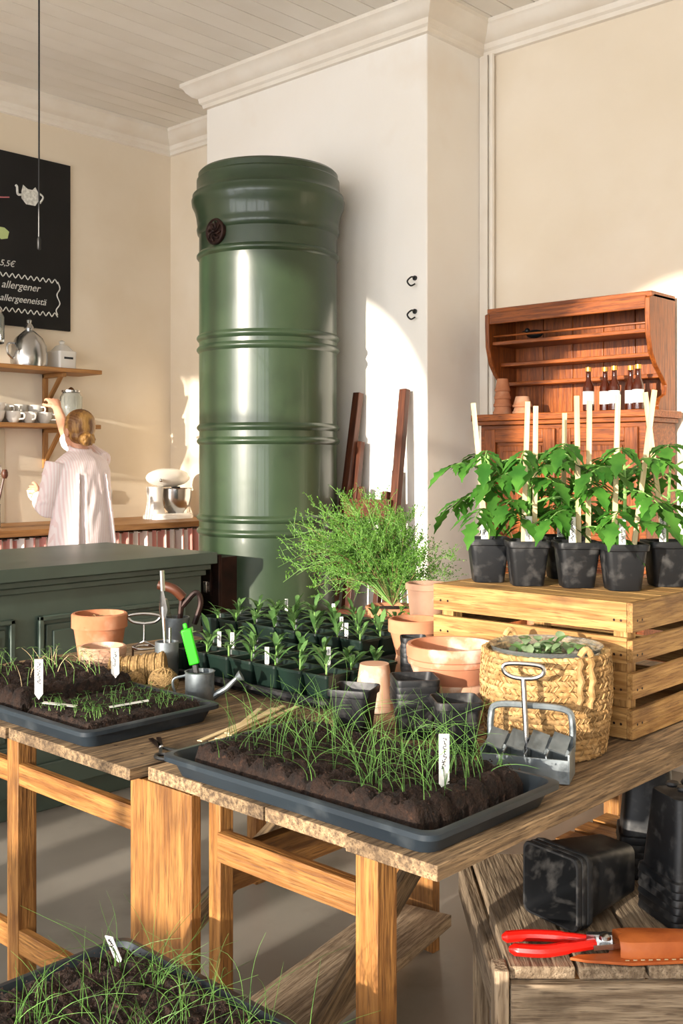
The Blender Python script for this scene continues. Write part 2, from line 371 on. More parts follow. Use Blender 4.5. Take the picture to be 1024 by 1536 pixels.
for nm,z,d in (('wall_shelf',1.885,.25),('wall_shelf',1.56,.24)):
    m=MB(); m.bb((XW,2.3,z-.025),(XL+d,3.66,z),M['shelfw'])
    for y in (2.55,3.42):
        m.bb((XW,y-.015,z-.26),(XL+.025,y+.015,z-.025),M['shelfw']); m.bb((XW,y-.015,z-.05),(XL+d-.03,y+.015,z-.025),M['shelfw'])
        m.beam((XL+.015,y,z-.22),(XL+d-.06,y,z-.04),.022,.022,M['shelfw'])
    m.obj(nm,bevel=.003)
m=MB(); m.bb((XW,2.5,2.13),(XL+.02,3.59,3.135),M['board'])
bxx=XL+.022
def ch(pts,mat='chalk',r=.004,n=5): m.tube([V((bxx,y,z)) for y,z in [tuple(q)[:2] for q in bez([(a,b,0) for a,b in pts],n)]],r,M[mat],5,flat=1)
m.prism([(3.26,2.88),(3.29,2.85),(3.35,2.85),(3.37,2.88),(3.37,2.93),(3.35,2.96),(3.33,2.94),(3.30,2.94),(3.27,2.96),(3.26,2.92)],lambda p,t:V((t,p[0],p[1])),bxx-.002,bxx,M['chalk'])
ch([(3.26,2.9),(3.235,2.9),(3.23,2.94),(3.22,2.95)],r=.007); ch([(3.37,2.93),(3.40,2.91),(3.38,2.87)],r=.006)
m.prism([(3.10,2.64),(3.13,2.62),(3.17,2.63),(3.18,2.67),(3.15,2.69),(3.11,2.69)],lambda p,t:V((t,p[0],p[1])),bxx-.002,bxx,M['chalkg'])
ch([(2.9,2.86),(3.0,2.88),(3.1,2.86),(3.18,2.87)],'chalkr',.004)
for z in (2.42,2.22):
    ch([(2.7+.02*i,z+(.012 if i%2 else -.012)) for i in range(41)],n=3,r=.0035)
ch([(3.5,2.42),(3.515,2.38),(3.495,2.34),(3.515,2.29),(3.49,2.25),(3.5,2.22)],r=.0035)
bo=m.obj('chalkboard_menu')
for txt,y,z,s in (('5,5€',3.12,2.47,.05),('allergener',3.13,2.345,.062),('allergeeneistä',3.12,2.27,.055),('kahvi  3,5',2.8,2.75,.07),('tee  2,5',2.8,2.62,.07)):
    fc=bpy.data.curves.new('chalk_text','FONT'); fc.body=txt; fc.size=s; fc.extrude=.0008; fc.shear=.3
    fo=bpy.data.objects.new('chalk_text',fc); bpy.context.collection.objects.link(fo); fo.location=(bxx,y,z); fo.rotation_euler=(pi/2,0,pi/2); fc.materials.append(M['chalk']); fo.parent=bo
SZ=1.886
m=MB(); p=(-5.43,3.00)
m.lathe([(.062,SZ+.12),(.066,SZ+.13),(.066,SZ+.26),(.05,SZ+.29),(.047,SZ+.29),(.06,SZ+.26),(.06,SZ+.14),(.01,SZ+.135)],M['glass'],(p[0],p[1],0),28)
m.lathe([(.052,SZ+.285),(.055,SZ+.30),(.03,SZ+.32),(.012,SZ+.33),(.012,SZ+.345),(.004,SZ+.35)],M['steel'],(p[0],p[1],0),24)
for k in range(3):
    a=k*2*pi/3; m.tube([(p[0]+.05*cos(a),p[1]+.05*sin(a),SZ+.12),(p[0]+.06*cos(a),p[1]+.06*sin(a),SZ)],.004,M['black'],6)
m.tube([(p[0]+.06*cos(a),p[1]+.06*sin(a),SZ+.118) for a in [k*pi/10 for k in range(20)]],.004,M['black'],6,True)
m.tube([(p[0]+.06,p[1],SZ+.15),(p[0]+.09,p[1],SZ+.15),(p[0]+.09,p[1],SZ+.13)],.007,M['steel'],6); m.obj('drink_dispenser')
m=MB(); m.lathe([(.10,SZ),(.105,SZ+.03),(.105,SZ+.07),(.1,SZ+.085),(.098,SZ+.12),(.075,SZ+.165),(.035,SZ+.20),(.022,SZ+.21),(.03,SZ+.22),(.02,SZ+.24),(.012,SZ+.25),(.016,SZ+.265),(.004,SZ+.275)],M['steel'],(-5.44,3.235,0),32)
m.tube(bez([(-5.44,3.13,SZ+.04),(-5.44,3.10,SZ+.07),(-5.44,3.10,SZ+.12),(-5.44,3.14,SZ+.13)],6),.006,M['steel'],6); m.obj('steel_kettle')
m=MB(); m.rect([(.07,.06,SZ),(.072,.062,SZ+.1),(.06,.05,SZ+.105),(.035,.03,SZ+.135),(.012,.012,SZ+.145),(.018,.018,SZ+.16),(.004,.004,SZ+.168)],M['white'],(-5.44,3.45,0),rad=.02)
m.box((-5.367,3.45,SZ+.06),(.001,.06,.012),M['ink']); m.obj('ceramic_canister')
SZ=1.561
def cup(mb,c,s=1,h=True,ha=0):
    mb.lathe([(.022*s,0),(.024*s,.004),(.036*s,.02*s),(.042*s,.05*s),(.044*s,.058*s),(.041*s,.058*s),(.034*s,.02*s),(.01,.008*s)],M['white'],c,24)
    if h:
        C=V(c); d=V((cos(ha),sin(ha),0))
        mb.tube(bez([C+d*.04*s+V((0,0,.048*s)),C+d*.065*s+V((0,0,.045*s)),C+d*.065*s+V((0,0,.022*s)),C+d*.036*s+V((0,0,.018*s))],5),.0045*s,M['white'],6)
m=MB()
for i,y in enumerate((2.72,2.82,2.92,3.02,3.12,3.22,3.32)):
    for x in (-5.42,-5.52):
        for k in range(2 if (i<4 or x<-5.5) else 1): cup(m,(x+U(-.01,.01),y,SZ+k*.045),1.1,ha=U(-1.5,.8))
m.obj('stacked_coffee_cups')
m=MB(); m.lathe([(.06,SZ),(.065,SZ+.01),(.065,SZ+.16),(.05,SZ+.185),(.046,SZ+.185),(.061,SZ+.16),(.061,SZ+.012),(.01,SZ+.01)],M['glass'],(-5.42,3.50,0),28)
m.lathe([(.05,SZ+.186),(.056,SZ+.19),(.056,SZ+.2),(.02,SZ+.205),(.012,SZ+.215),(.004,SZ+.22)],M['steel'],(-5.42,3.50,0),24); m.obj('glass_jar')
m=MB(); mx,my=-5.27,4.10
m.rect([(.10,.15,0.001),(.10,.15,.02),(.09,.14,.035)],M['white'],(mx,my,CT),rad=.06)
m.rect([(.055,.05,.03),(.045,.04,.12),(.05,.045,.2)],M['white'],(mx,my-.1,CT),rad=.03)
m.ball((mx,my-.0,CT+.255),(.065,.165,.06),M['white'],24)
m.lathe([(.05,.035),(.055,.045),(.085,.08),(.098,.13),(.1,.185),(.104,.19),(.098,.188),(.09,.12),(.05,.05)],M['steel'],(mx,my+.06,CT),32)
m.lathe([(.025,.18),(.03,.2)],M['steel'],(mx,my+.06,CT),16); m.ball((mx+.06,my-.1,CT+.24),.012,M['steel'],10)
m.obj('stand_mixer')
m=MB(); m.prism([(.085*cos(a)*(1.0),.15*sin(a)) for a in [k*pi/14 for k in range(28)]],lambda p,t:V((t+.12*(-.5),p[0]+3.66,p[1]+CT+.152)),-5.45,-5.43,M['dark']); 
m.box((-5.5,3.66,CT+.3),(.02,.03,.08),M['dark']); m.obj('cutting_board')
m=MB(); m.bb((XW,3.82,CT+.1),(XL+.01,3.9,CT+.18),M['white']); m.lathe([(.028,0),(.024,.006),(.02,.001)],M['white'],(XL+.008,3.86,CT+.14),20,Matrix.Rotation(pi/2,4,'Y')); m.obj('wall_socket')
m=MB(); m.lathe([(.05,0.001),(.055,.01),(.055,.13),(.05,.13),(.05,.02),(.01,.015)],M['glass'],(-5.2,2.86,CT),24)
for k in range(6):
    a=k; m.tube([(-5.2+.02*cos(a),2.86+.02*sin(a),CT+.02),(-5.2+.07*cos(a),2.86+.07*sin(a),CT+.25+.02*k)],.006,M['dark' if k%2 else 'steel'],6); m.ball((-5.2+.075*cos(a),2.86+.075*sin(a),CT+.27+.02*k),(.018,.018,.03),M['dark' if k%2 else 'steel'],10)
m.obj('utensil_jar')
m=MB(); px,py=-4.002,2.427; m.tube([(px,py,H),(px,py,2.3)],.004,M['black'],6); m.lathe([(.05,H-.02),(.05,H)],M['black'],(px,py,0),20); m.lathe([(.004,2.3),(.008,2.29),(.008,2.25),(.005,2.245)],M['black'],(px,py,0),16)
m.obj('pendant_cord')

# ---------------- green counter ----------------
m=MB(); x0,x1,y0,y1=-4.30,-3.56,.2,2.95
m.bb((x0,y0,.1),(x1,y1,.88),M['cgreen']); m.bb((x0+.03,y0,0),(x1-.04,y1-.04,.1),M['cgreen'])
m.bb((x0-.03,y0,.90),(x1+.05,y1+.05,.95),M['cgreen']); m.bb((x0-.01,y0,.875),(x1+.03,y1+.03,.90),M['cgreen']); m.bb((x0-.0,y0,.85),(x1+.015,y1+.015,.875),M['cgreen'])
m.bb((x1,y0,.1),(x1+.02,y1+.01,.2),M['cgreen'])
def panel(y0,y1):
    for a in ((y0,y0+.02),(y1-.02,y1)): m.bb((x1,a[0],.27),(x1+.02,a[1],.76),M['cgreen'])
    for a in ((.27,.29),(.74,.76)): m.bb((x1,y0,a[0]),(x1+.02,y1,a[1]),M['cgreen'])
    m.bb((x1,y0+.035,.305),(x1+.01,y1-.035,.725),M['cgreen']); m.bb((x1,y0+.06,.33),(x1+.018,y1-.06,.70),M['cgreen'])
for a in ((.3,.8),(.9,1.4),(1.5,2.05),(2.15,2.85)): panel(*a)
m.obj('green_counter',bevel=.004)

# ---------------- dresser ----------------
m=MB(); dx0,dx1,dy=-2.88,-2.05,4.10; D=M['dress']
def sidep(x):
    pr=[(YB-.025,1.56),(YB-.025,2.05),(4.15,2.05),(4.10,2.03),(4.10,1.98),(4.105,1.88),(4.13,1.80),(4.17,1.75),(4.23,1.70),(4.26,1.67),(4.25,1.63),(4.20,1.61),(4.18,1.58),(4.19,1.56)]
    m.prism(pr,lambda p,t:V((t,p[0],p[1])),x,x+.022,D)
sidep(dx0);sidep(dx1-.022)
YD=YB-.024
for i in range(5):
    w=(dx1-dx0-.044)/5; m.bb((dx0+.022+i*w,YB-.04,1.56),(dx0+.022+(i+1)*w-.002,YD,2.035),D)
m.bb((dx0,4.12,2.035),(dx1+.0,YD,2.06),D); m.bb((dx0+.02,4.105,1.985),(dx1-.02,4.12,2.04),D)
for z,y in ((1.905,4.13),(1.81,4.20),(1.72,4.23)): m.bb((dx0+.022,y,z-.018),(dx1-.022,YD,z),D)
m.tube([(dx0+.022,4.14,1.93),(dx1-.022,4.14,1.93)],.006,D,6)
m.bb((dx0-.03,4.03,1.53),(dx1+.03,YD,1.56),D); m.bb((dx0-.015,4.045,1.51),(dx1+.015,YD,1.53),D)
m.bb((dx0,4.07,.92),(dx1,YD,1.51),D)
m.bb((dx0-.02,4.03,.88),(dx1+.02,YD,.92),D); m.bb((dx0,4.05,.06),(dx1,YD,.88),D); m.bb((dx0+.02,4.08,0),(dx1-.02,YB-.03,.06),D)
def door(a,b,z0,z1,y):
    for q in ((a,a+.06),(b-.06,b)): m.bb((q[0],y-.018,z0),(q[1],y,z1),D)
    for q in ((z0,z0+.06),(z1-.06,z1)): m.bb((a+.06,y-.018,q[0]),(b-.06,y,q[1]),D)
    m.bb((a+.075,y-.008,z0+.075),(b-.075,y,z1-.075),D); m.bb((a+.1,y-.016,z0+.1),(b-.1,y,z1-.1),D)
mid=(dx0+dx1)/2
door(dx0+.03,mid-.01,.95,1.49,4.07);door(mid+.01,dx1-.03,.95,1.49,4.07)
door(dx0+.03,mid-.01,.12,.84,4.05);door(mid+.01,dx1-.03,.12,.84,4.05)
m.ball((mid-.04,4.045,1.2),.012,M['iron'],10);m.ball((mid+.04,4.045,1.2),.012,M['iron'],10)
m.obj('wooden_dresser',bevel=.003)
Z=1.561
def bottle(x,y):
    m=MB(); m.lathe([(.02,Z),(.024,Z+.004),(.024,Z+.10),(.02,Z+.115),(.011,Z+.135),(.010,Z+.175),(.012,Z+.178)],M['brown'],(x,y,0),20)
    m.lathe([(.0245,Z+.03),(.0245,Z+.085)],M['tag'],(x,y,0),20,cap=False); m.lathe([(.0135,Z+.172),(.0135,Z+.19)],M['cap'],(x,y,0),16); m.obj('sauce_bottle')
for i,(x,y) in enumerate(((-2.325,4.085),(-2.27,4.13),(-2.21,4.10),(-2.155,4.14),(-2.10,4.10))): bottle(x,y)
def tpot(mb,c,r,h,mat='terra',rim=.25,th=.08,fill=None,base=.68,flip=False,seg=40,T=None):
    t=r*th+.003; rh=h*rim; ri=r*.92
    pr=[(r*base,0),(ri,h-rh),(r,h-rh+.001),(r*1.0,h-.003),(r-.003,h),(r-t,h),(r-t,h-rh),(r*base-t*.6,t*1.5),(r*.1,t*1.5)]
    TT=(T or Matrix())@(Matrix.Translation((0,0,h))@Matrix.Rotation(pi,4,'X') if flip else Matrix())
    mb.lathe(pr,M[mat],c,seg,TT)
    if fill: mb.lathe([(r*.3,h*.5),(r-t-.001,h*fill),(r*.5,h*fill+.004),(.002,h*fill+.004)],M['soil'],c,24,TT)
m=MB()
for i in range(4): tpot(m,(-2.80,4.13,Z+i*.036),.045-.003*i,.06,'terra',flip=True)
m.obj('stacked_terracotta_pots')
m=MB()
for i in range(2): tpot(m,(-2.685,4.12,Z+i*.03),.045,.05,'terra',flip=True)
m.obj('stacked_terracotta_pots')
m=MB(); z=1.906; m.ball((-2.67,4.2,z+.028),(.045,.02,.02),M['black'],16); m.ball((-2.71,4.2,z+.046),.013,M['black'],12); m.leaf((-2.63,4.2,z+.035),(1,0,.3),.05,.02,M['black']); m.tube([(-2.72,4.2,z+.045),(-2.738,4.2,z+.043)],[.005,.001],M['black'],6)
for s in(-1,1): m.tube([(-2.67,4.2+s*.008,z),(-2.67,4.2+s*.008,z+.02)],.002,M['black'],5)
m.obj('bird_figurine')

# ---------------- tables ----------------
TZ=.80
def tabletop(m,xs,y0,y1):
    for a,b in zip(xs[:-1],xs[1:]):
        yy=y0+U(-.010,.010); m.bb((a+.002,yy,TZ-.024+U(0,.002)),(b-.002,y1+U(-.02,.02),TZ-U(0.0005,.0015)),M['top'])
        for k in range(2):
            for q in (.3,.7): m.lathe([(.004,0),(.003,.0006)],M['iron'],(a+(b-a)*q,y0+.07+k*1.35,TZ-.001),8)
m=MB(); P_=M['pine']
tabletop(m,[-1.545,-1.39,-1.23,-1.05,-.877],1.147,2.72)
for x,y in ((-1.04,1.20),(-1.395,1.20),(-1.40,2.6),(-.95,2.6)):
    hw=.022 if x!=-1.395 else .015
    m.bb((x-hw,y-hw,0),(x+hw,y+hw,TZ-.026),P_)
m.bb((-1.38,1.178,.665),(-1.063,1.20,.715),P_); m.bb((-1.41,1.217,.60),(-1.385,2.57,.67),P_); m.bb((-1.095,1.225,.752),(-1.05,2.6,.774),P_)
m.bb((-1.375,2.6,.28),(-.975,2.62,.34),P_)
m.beam((-1.44,1.26,.05),(-1.44,2.1,.72),.022,.05,M['top'])
m.obj('rustic_worktable',bevel=.003)
m=MB(); tabletop(m,[-2.62,-2.40,-2.19,-1.98,-1.77,-1.556],1.13,2.72)
m.bb((-1.595,1.155,0),(-1.420,1.176,TZ-.026),P_)
for x,y in ((-2.03,1.19),(-2.55,1.19),(-2.5,2.3),(-1.60,1.21)): m.bb((x-.022,y-.022,0),(x+.022,y+.022,TZ-.026),P_)
m.bb((-1.93,2.29,0),(-1.78,2.32,TZ-.026),P_)
m.bb((-2.60,1.170,.665),(-1.60,1.19,.71),P_); m.bb((-2.55,1.17,.31),(-1.62,1.19,.36),P_); m.bb((-2.5,2.29,.3),(-1.8,2.32,.36),P_)
m.beam((-1.62,1.35,.12),(-1.80,2.25,.12),.2,.03,M['grey']); m.beam((-2.0,1.3,.06),(-1.86,2.28,.72),.03,.05,M['top'])
m.beam((-2.50,2.27,.12),(-1.80,2.27,.55),.03,.05,P_,up=(0,1,0))
m.obj('rustic_worktable',bevel=.003)

# ---------------- trays ----------------
def tray(mb,x0,x1,y0,y1,z,h=.033,mat='tray'):
    cx,cy,hx,hy=(x0+x1)/2,(y0+y1)/2,(x1-x0)/2,(y1-y0)/2
    mb.rect([(hx-.022,hy-.022,0.0005),(hx-.012,hy-.012,h-.006),(hx,hy,h-.006),(hx,hy,h+.002),(hx-.004,hy-.004,h+.004),(hx-.012,hy-.012,h+.004),(hx-.016,hy-.016,h-.004),(hx-.025,hy-.025,.005)],M[mat],(cx,cy,z),rad=.025)
def tagm(mb,p,h=.075,w=.016,a=.6,lean=0,lay=False):
    T=Matrix.Translation(p)@Matrix.Rotation(a,4,'Z')@Matrix.Rotation(lean,4,'X')
    mb.add([V((-w/2,0,.012)),V((w/2,0,.012)),V((w/2,0,h)),V((-w/2,0,h)),V((0,0,0))],[(0,4,1,2,3)],M['tag'],T=T)
    mb.add([V((-w/2,.001,.012)),V((w/2,.001,.012)),V((w/2,.001,h)),V((-w/2,.001,h)),V((0,.001,0))],[(3,2,1,4,0)],M['tag'],T=T)
    z=h*.92
    while z>h*.4:
        l=w*U(.15,.4); mb.box((U(-.15,.15)*w,-.0006,z),(l,.0006,h*.014),M['ink'],rot=(0,U(-.8,.8),0),T=T); mb.box((U(-.2,.2)*w,-.0006,z-h*.02),(w*.07,.0006,h*.03),M['ink'],T=T); z-=h*.045
CA=math.radians(42.8)
def onion(m,x0,x1,y0,y1,z,n,hm=.145):
    cs=[(U(x0,x1),U(y0,y1)) for _ in range(n//3)]
    for k in range(n):
        c=random.choice(cs); x=c[0]+U(-.012,.012);y=c[1]+U(-.012,.012); a=U(0,2*pi); h=U(.045,hm); l=U(.01,.10) if random.random()<.7 else U(.08,.16)
        m.blade((x,y,z),h,a,l,.00085,M['grass'],U(0,.55)*h*(l>.06),tw=U(-1,1))
m=MB(); tray(m,-1.49,-.887,1.137,1.485,TZ); m.soil(-1.435,-.94,1.172,1.445,TZ+.006,TZ+.056,cell=.045)
onion(m,-1.425,-.95,1.18,1.435,TZ+.046,225)
tagm(m,(-.985,1.295,TZ+.042),.088,.016,CA); m.obj('onion_seedling_tray')
m=MB(); tray(m,-2.32,-1.70,1.128,1.47,TZ); m.soil(-2.30,-1.985,1.16,1.445,TZ+.006,TZ+.068,cell=.045); m.soil(-1.96,-1.735,1.16,1.44,TZ+.006,TZ+.04)
for k in range(160):
    x=U(-1.95,-1.745);y=U(1.17,1.43); a=U(0,6.3); h=U(.010,.024); m.blade((x,y,TZ+.036),h,a,.006,.0009,M['stem'],n=3)
    for s in(0,pi): m.leaf((x+.005*cos(a),y+.005*sin(a),TZ+.036+h),(cos(a+s),sin(a+s),.3),.009,.006,M['tom'],ns=3)
for k in range(60):
    x=U(-2.29,-2.0);y=U(1.17,1.43); a=U(0,6.3); h=U(.025,.055); l=U(0,.045); m.blade((x,y,TZ+.060),h,a,l,.0011,M['stem' if k%3 else 'stick'],n=4)
    for s in(0,pi): m.leaf((x+l*cos(a),y+l*sin(a),TZ+.060+h),(cos(a+s+.7),sin(a+s+.7),.2),.014,.006,M['leaf'],ns=3)
tagm(m,(-1.98,1.20,TZ+.045),.085,.018,CA); tagm(m,(-1.99,1.40,TZ+.058),.07,.018,CA,.1)
m.box((-1.90,1.2,TZ+.048),(.07,.016,.001),M['tag'],rot=(0,.10,.7)); m.box((-1.80,1.30,TZ+.048),(.014,.08,.001),M['tag'],rot=(.1,0,-.5))
m.obj('sprout_seedling_tray')
LZ=.555
m=MB(); tray(m,-1.405,-.80,.665,1.005,LZ); m.soil(-1.36,-.86,.70,.97,LZ+.006,LZ+.05,cell=.045)
onion(m,-1.35,-.87,.71,.955,LZ+.040,200,.125)
tagm(m,(-1.31,.93,LZ+.045),.06,.014,CA-.4,.5); m.obj('onion_seedling_tray')
m=MB()
for k in range(3): m.bb((-1.40,.67+k*.112,LZ-.025),(-.8,.775+k*.112,LZ-.001),M['grey'])
for x in (-1.36,-.84):
    for y in (.70,.97): m.bb((x-.02,y-.02,0),(x+.02,y+.02,LZ-.026),M['grey'])
m.bb((-1.36,.69,.2),(-.84,.71,.25),M['grey']); m.bb((-1.36,.96,.2),(-.84,.98,.25),M['grey'])
m.obj('low_stool',bevel=.003)
def seedpots(name,x0,nx,y0,ny,st,mat='gplast',leafs=1):
    m=MB(); s=st; tray(m,x0-.02,x0+nx*s+.02,y0-.02,y0+ny*s+.02,TZ,.022,'plast')
    for i in range(nx):
        for j in range(ny):
            cx=x0+(i+.5)*s;cy=y0+(j+.5)*s
            m.rect([(s*.36,s*.36,0),(s*.47,s*.47,.062),(s*.49,s*.49,.062),(s*.49,s*.49,.068),(s*.45,s*.45,.068),(s*.44,s*.44,.055)],M[mat],(cx,cy,TZ+.006),rad=.008,cap1=False)
            m.rect([(s*.44,s*.44,0),(s*.2,s*.2,.004)],M['soil'],(cx,cy,TZ+.062),rad=.008)
            z=TZ+.062; big=U(.75,1.15)
            for k in range(random.choice((5,6,7))):
                a=U(0,6.3); L=U(.055,.09)*big; m.leaf((cx+U(-.004,.004),cy+U(-.004,.004),z+U(0,.028)),(cos(a),sin(a),U(.7,2.2)),L,U(.013,.018),M['leaf'],droop=U(.2,.6),ns=6,pk=.6)
            m.tube([(cx,cy,z),(cx,cy,z+.03)],.002,M['stem'],5)
    for k in range(4): tagm(m,(x0+U(.05,nx*s-.05),y0+U(.02,ny*s-.02),TZ+.06),.05,.010,CA+U(-.4,.4))
    m.obj(name)
seedpots('plug_seedling_tray',-2.18,7,1.68,3,.083)
seedpots('plug_seedling_tray',-2.51,8,2.07,4,.083)

# ---------------- pots etc on table ----------------
m=MB(); tpot(m,(-2.345,1.60,TZ),.072,.15,'terra',fill=.88)
for k in range(9):
    a=U(0,6.3); m.blade((-2.345+U(-.03,.03),1.6+U(-.03,.03),TZ+.12),U(.03,.06),a,.05,.0025,M['twig'],.04)
for k in range(6): a=U(0,6.3); m.leaf((-2.345+.02*cos(a),1.6+.02*sin(a),TZ+.13),(cos(a),sin(a),.5),.03,.015,M['jute'])
m.obj('terracotta_pot')
m=MB()
for i in range(3): tpot(m,(-2.235,1.535,TZ+i*.018),.056+.001*i,.05,'pale',rim=.4)
m.obj('stacked_terracotta_pots')
m=MB(); A=V((-2.10,1.545,TZ+.042)); 
dr=V((.7337,.6794,.12)).normalized(); u=dr.cross(V((0,0,1))).normalized(); w=dr.cross(u); pts=[]
for layer in range(2):
    for k in range(22*14):
        t=k/(22*14); pts.append(A+dr*((t if layer==0 else 1-t)-.5)*.13+(u*cos(k*2*pi/14)+w*sin(k*2*pi/14))*(.029+.004*layer+.002*sin(k*.13)))
m.tube(pts,.0035,M['jute'],5); m.tube([A-dr*.064,A+dr*.064],.028,M['jute'],20); m.obj('twine_spool')
def twball(c,r,nm='twine_ball'):
    m=MB(); m.ball(c,r*.93,M['jute'],20); C=V(c)
    for k in range(26):
        n=V((U(-1,1),U(-1,1),U(-1,1))).normalized(); a=n.orthogonal().normalized(); b=n.cross(a); o=U(-.5,.5); q=math.sqrt(1-o*o)
        m.tube([C+(n*o+a*cos(t)*q+b*sin(t)*q)*r*.97 for t in [j*2*pi/26 for j in range(26)]],.0028,M['jute'],5,True)
    m.obj(nm)
twball((-1.965,1.515,TZ+.035),.034); twball((-2.045,1.493,TZ+.026),.025,'twine_ball')
m=MB(); wc=(-1.87,1.545,TZ); m.lathe([(.032,0),(.033,.002),(.033,.068),(.035,.07),(.031,.07),(.03,.006),(.005,.005)],M['galv'],wc,28)
C=V(wc); e=V((.7337,.6794,0)); m.tube([C+e*.03+V((0,0,.012)),C+e*.06+V((0,0,.03)),C+e*.085+V((0,0,.055))],[.009,.007,.005],M['galv'],10)
m.tube([C+e*.083+V((0,0,.053)),C+e*.095+V((0,0,.06))],[.006,.013],M['galv'],12)
m.tube(bez([C-e*.032+V((0,0,.06)),C-e*.06+V((0,0,.05)),C-e*.055+V((0,0,.02)),C-e*.033+V((0,0,.012))],5),.003,M['galv'],6); m.obj('mini_watering_can')
m=MB(); m.beam(C+V((.0,.0,.008)),C+V((-.01,-.006,.085)),.008,.014,M['black']); m.beam(C+V((-.01,-.006,.085)),C+V((-.025,-.02,.165)),.014,.024,M['lime']); m.beam(C+V((-.025,-.02,.165)),C+V((-.028,-.022,.178)),.006,.01,M['lime']); m.obj('green_marker_pen',bevel=.003)
m=MB()
m.lathe([(.025,0.001),(.029,.01),(.029,.10),(.025,.1),(.025,.012),(.005,.01)],M['galv'],(-2.10,1.63,TZ),20) 
q=V((-2.10,1.63,TZ+.015)); m.tube([q,q+V((-.01,-.005,.17))],.004,M['steel'],6); m.leaf(q+V((-.01,-.005,.13)),(0,-.05,1),.10,.03,M['steel'],droop=0,ns=6,pk=.3); m.tube([q+V((-.01,-.005,.21)),q+V((-.012,-.006,.26))],.006,M['steel'],8)
q2=q+V((.012,.0,0)); m.tube([q2,q2+V((.0,.0,.12))],.004,M['steel'],6)
m.obj('hand_trowel')
m=MB(); p=V((-2.26,1.68,TZ+.001)) 
for s in (-1,1): m.tube([p+V((s*.022,s*.02,0)),p+V((s*.022,s*.02,.06)),p+V((0,0,.075)),p+V((0,0,.125))],.003,M['steel'],6)
for z in (.0,.03,.055): m.tube([p+V((.03*cos(a),.03*sin(a),z+.003)) for a in [k*pi/8 for k in range(16)]],.003,M['steel'],6,True)
m.tube(bez([p+V((0,0,.12)),p+V((.022,.02,.125)),p+V((.03,.028,.14)),p+V((0,0,.146)),p+V((-.03,-.028,.14)),p+V((-.022,-.02,.125)),p+V((0,0,.12))],5),.004,M['steel'],6)
m.obj('wire_soil_blocker')
m=MB(); p=V((-2.40,1.90,TZ+.001))
m.lathe([(.03,0),(.033,.01),(.036,.10),(.032,.10),(.03,.012),(.005,.01)],M['galv'],tuple(p),20)
m.tube([p+V((0,0,.01)),p+V((.01,.01,.16))],.008,M['iron'],8); m.tube(bez([p+V((.012,.012,.155)),p+V((-.005,-.01,.18)),p+V((-.04,-.035,.192))],6),.014,M['dark'],12)
m.tube(bez([p+V((.01,.01,.13)),p+V((.04,.035,.17)),p+V((.05,.045,.14)),p+V((.04,.03,.08))],6),.008,M['iron'],8); m.beam(p+V((-.02,0,.05)),p+V((-.03,-.02,.15)),.03,.01,M['steel']); m.obj('hand_weeder')
m=MB(); S=V((-1.605,1.22,TZ+.004)) 
def sp(a,b): return S+V((a,b,0))
for c,e in (((.045,-.015),(-.07,.06)),((.055,.025),(-.075,.045))):
    m.tube([sp(c[0]*1+.02*cos(t),c[1]*1+.014*sin(t)) for t in [k*pi/8 for k in range(16)]],.0035,M['black'],6,True)
    m.beam(sp(c[0]-.018,c[1]+.004),sp(-.01,.02),.006,.004,M['black']); m.beam(sp(-.01,.02),sp(*e),.009,.003,M['iron'])
m.ball(sp(-.01,.02),.005,M['steel'],8); m.obj('scissors',rot=None)
m=MB()
for k in range(9):
    a=V((-1.565+U(-.02,.03),1.33+U(-.04,.03),TZ+.004+k*.0018)); b=V((-1.66+U(-.02,.04),1.56+U(-.03,.06),TZ+.004+k*.0018+.002)); m.beam(a,b,.011,.002,M['stick'])
m.obj('wooden_plant_labels')
def bowl(mb,c,r,h,mat):
    mb.lathe([(r*.78,0),(r*.84,h*.25),(r*.93,h*.52),(r*.97,h*.54),(r*.985,h*.62),(r*.97,h*.66),(r,h*.70),(r*1.01,h*.94),(r*.99,h),(r*.91,h),(r*.89,h*.9),(r*.72,h*.12),(.01,h*.12)],M[mat],c,48)
m=MB(); bowl(m,(-1.345,1.795,TZ),.091,.088,'pale'); bowl(m,(-1.345,1.795,TZ+.078),.095,.085,'terra2'); m.obj('stacked_terracotta_bowls')
m=MB(); tpot(m,(-1.535,1.765,TZ),.052,.10,'pale',rim=.02,base=.62,flip=True); m.obj('upturned_clay_pot')
m=MB(); tpot(m,(-1.635,2.03,TZ+.07),.065,.09,'terra',rim=.35); tpot(m,(-1.635,2.03,TZ),.06,.09,'terra',rim=.3,flip=True); m.obj('stacked_terracotta_pots')
m=MB(); tpot(m,(-1.73,2.20,TZ),.045,.085,'pale',rim=.25,flip=True); tpot(m,(-1.73,2.20,TZ+.086),.057,.14,'pale',rim=.12,fill=.85); m.obj('pale_clay_pot')
def sqprof(hs,h,t=.0035):
    return [(hs*.68,hs*.68,0),(hs*.70,hs*.70,.002),(hs*.89,hs*.89,h-.016),(hs*.97,hs*.97,h-.014),(hs,hs,h-.003),(hs-.001,hs-.001,h),(hs*.93,hs*.93,h),(hs*.86,hs*.86,h-.016),(hs*.65,hs*.65,.004)]
def sqpot(mb,c,s,h,rot=0,n=1,step=.012,T=None,mat='plast'):
    for i in range(n):
        Tm=(T or Matrix())@Matrix.Rotation(rot+U(-.04,.04)*(n>1),4,'Z')@Matrix.Translation((0,0,i*step))
        mb.rect(sqprof(s/2,h),M[mat],c,rad=.012,T=Tm)
m=MB(); sqpot(m,(-1.185,1.595,TZ),.09,.105,CA+.1); m.obj('black_plant_pot')
m=MB(); sqpot(m,(-1.325,1.645,TZ),.09,.08,CA+.12,n=4,step=.013); m.obj('black_plant_pot')
m=MB(); sqpot(m,(-1.425,1.575,TZ),.09,.095,CA-.35); m.obj('black_plant_pot')
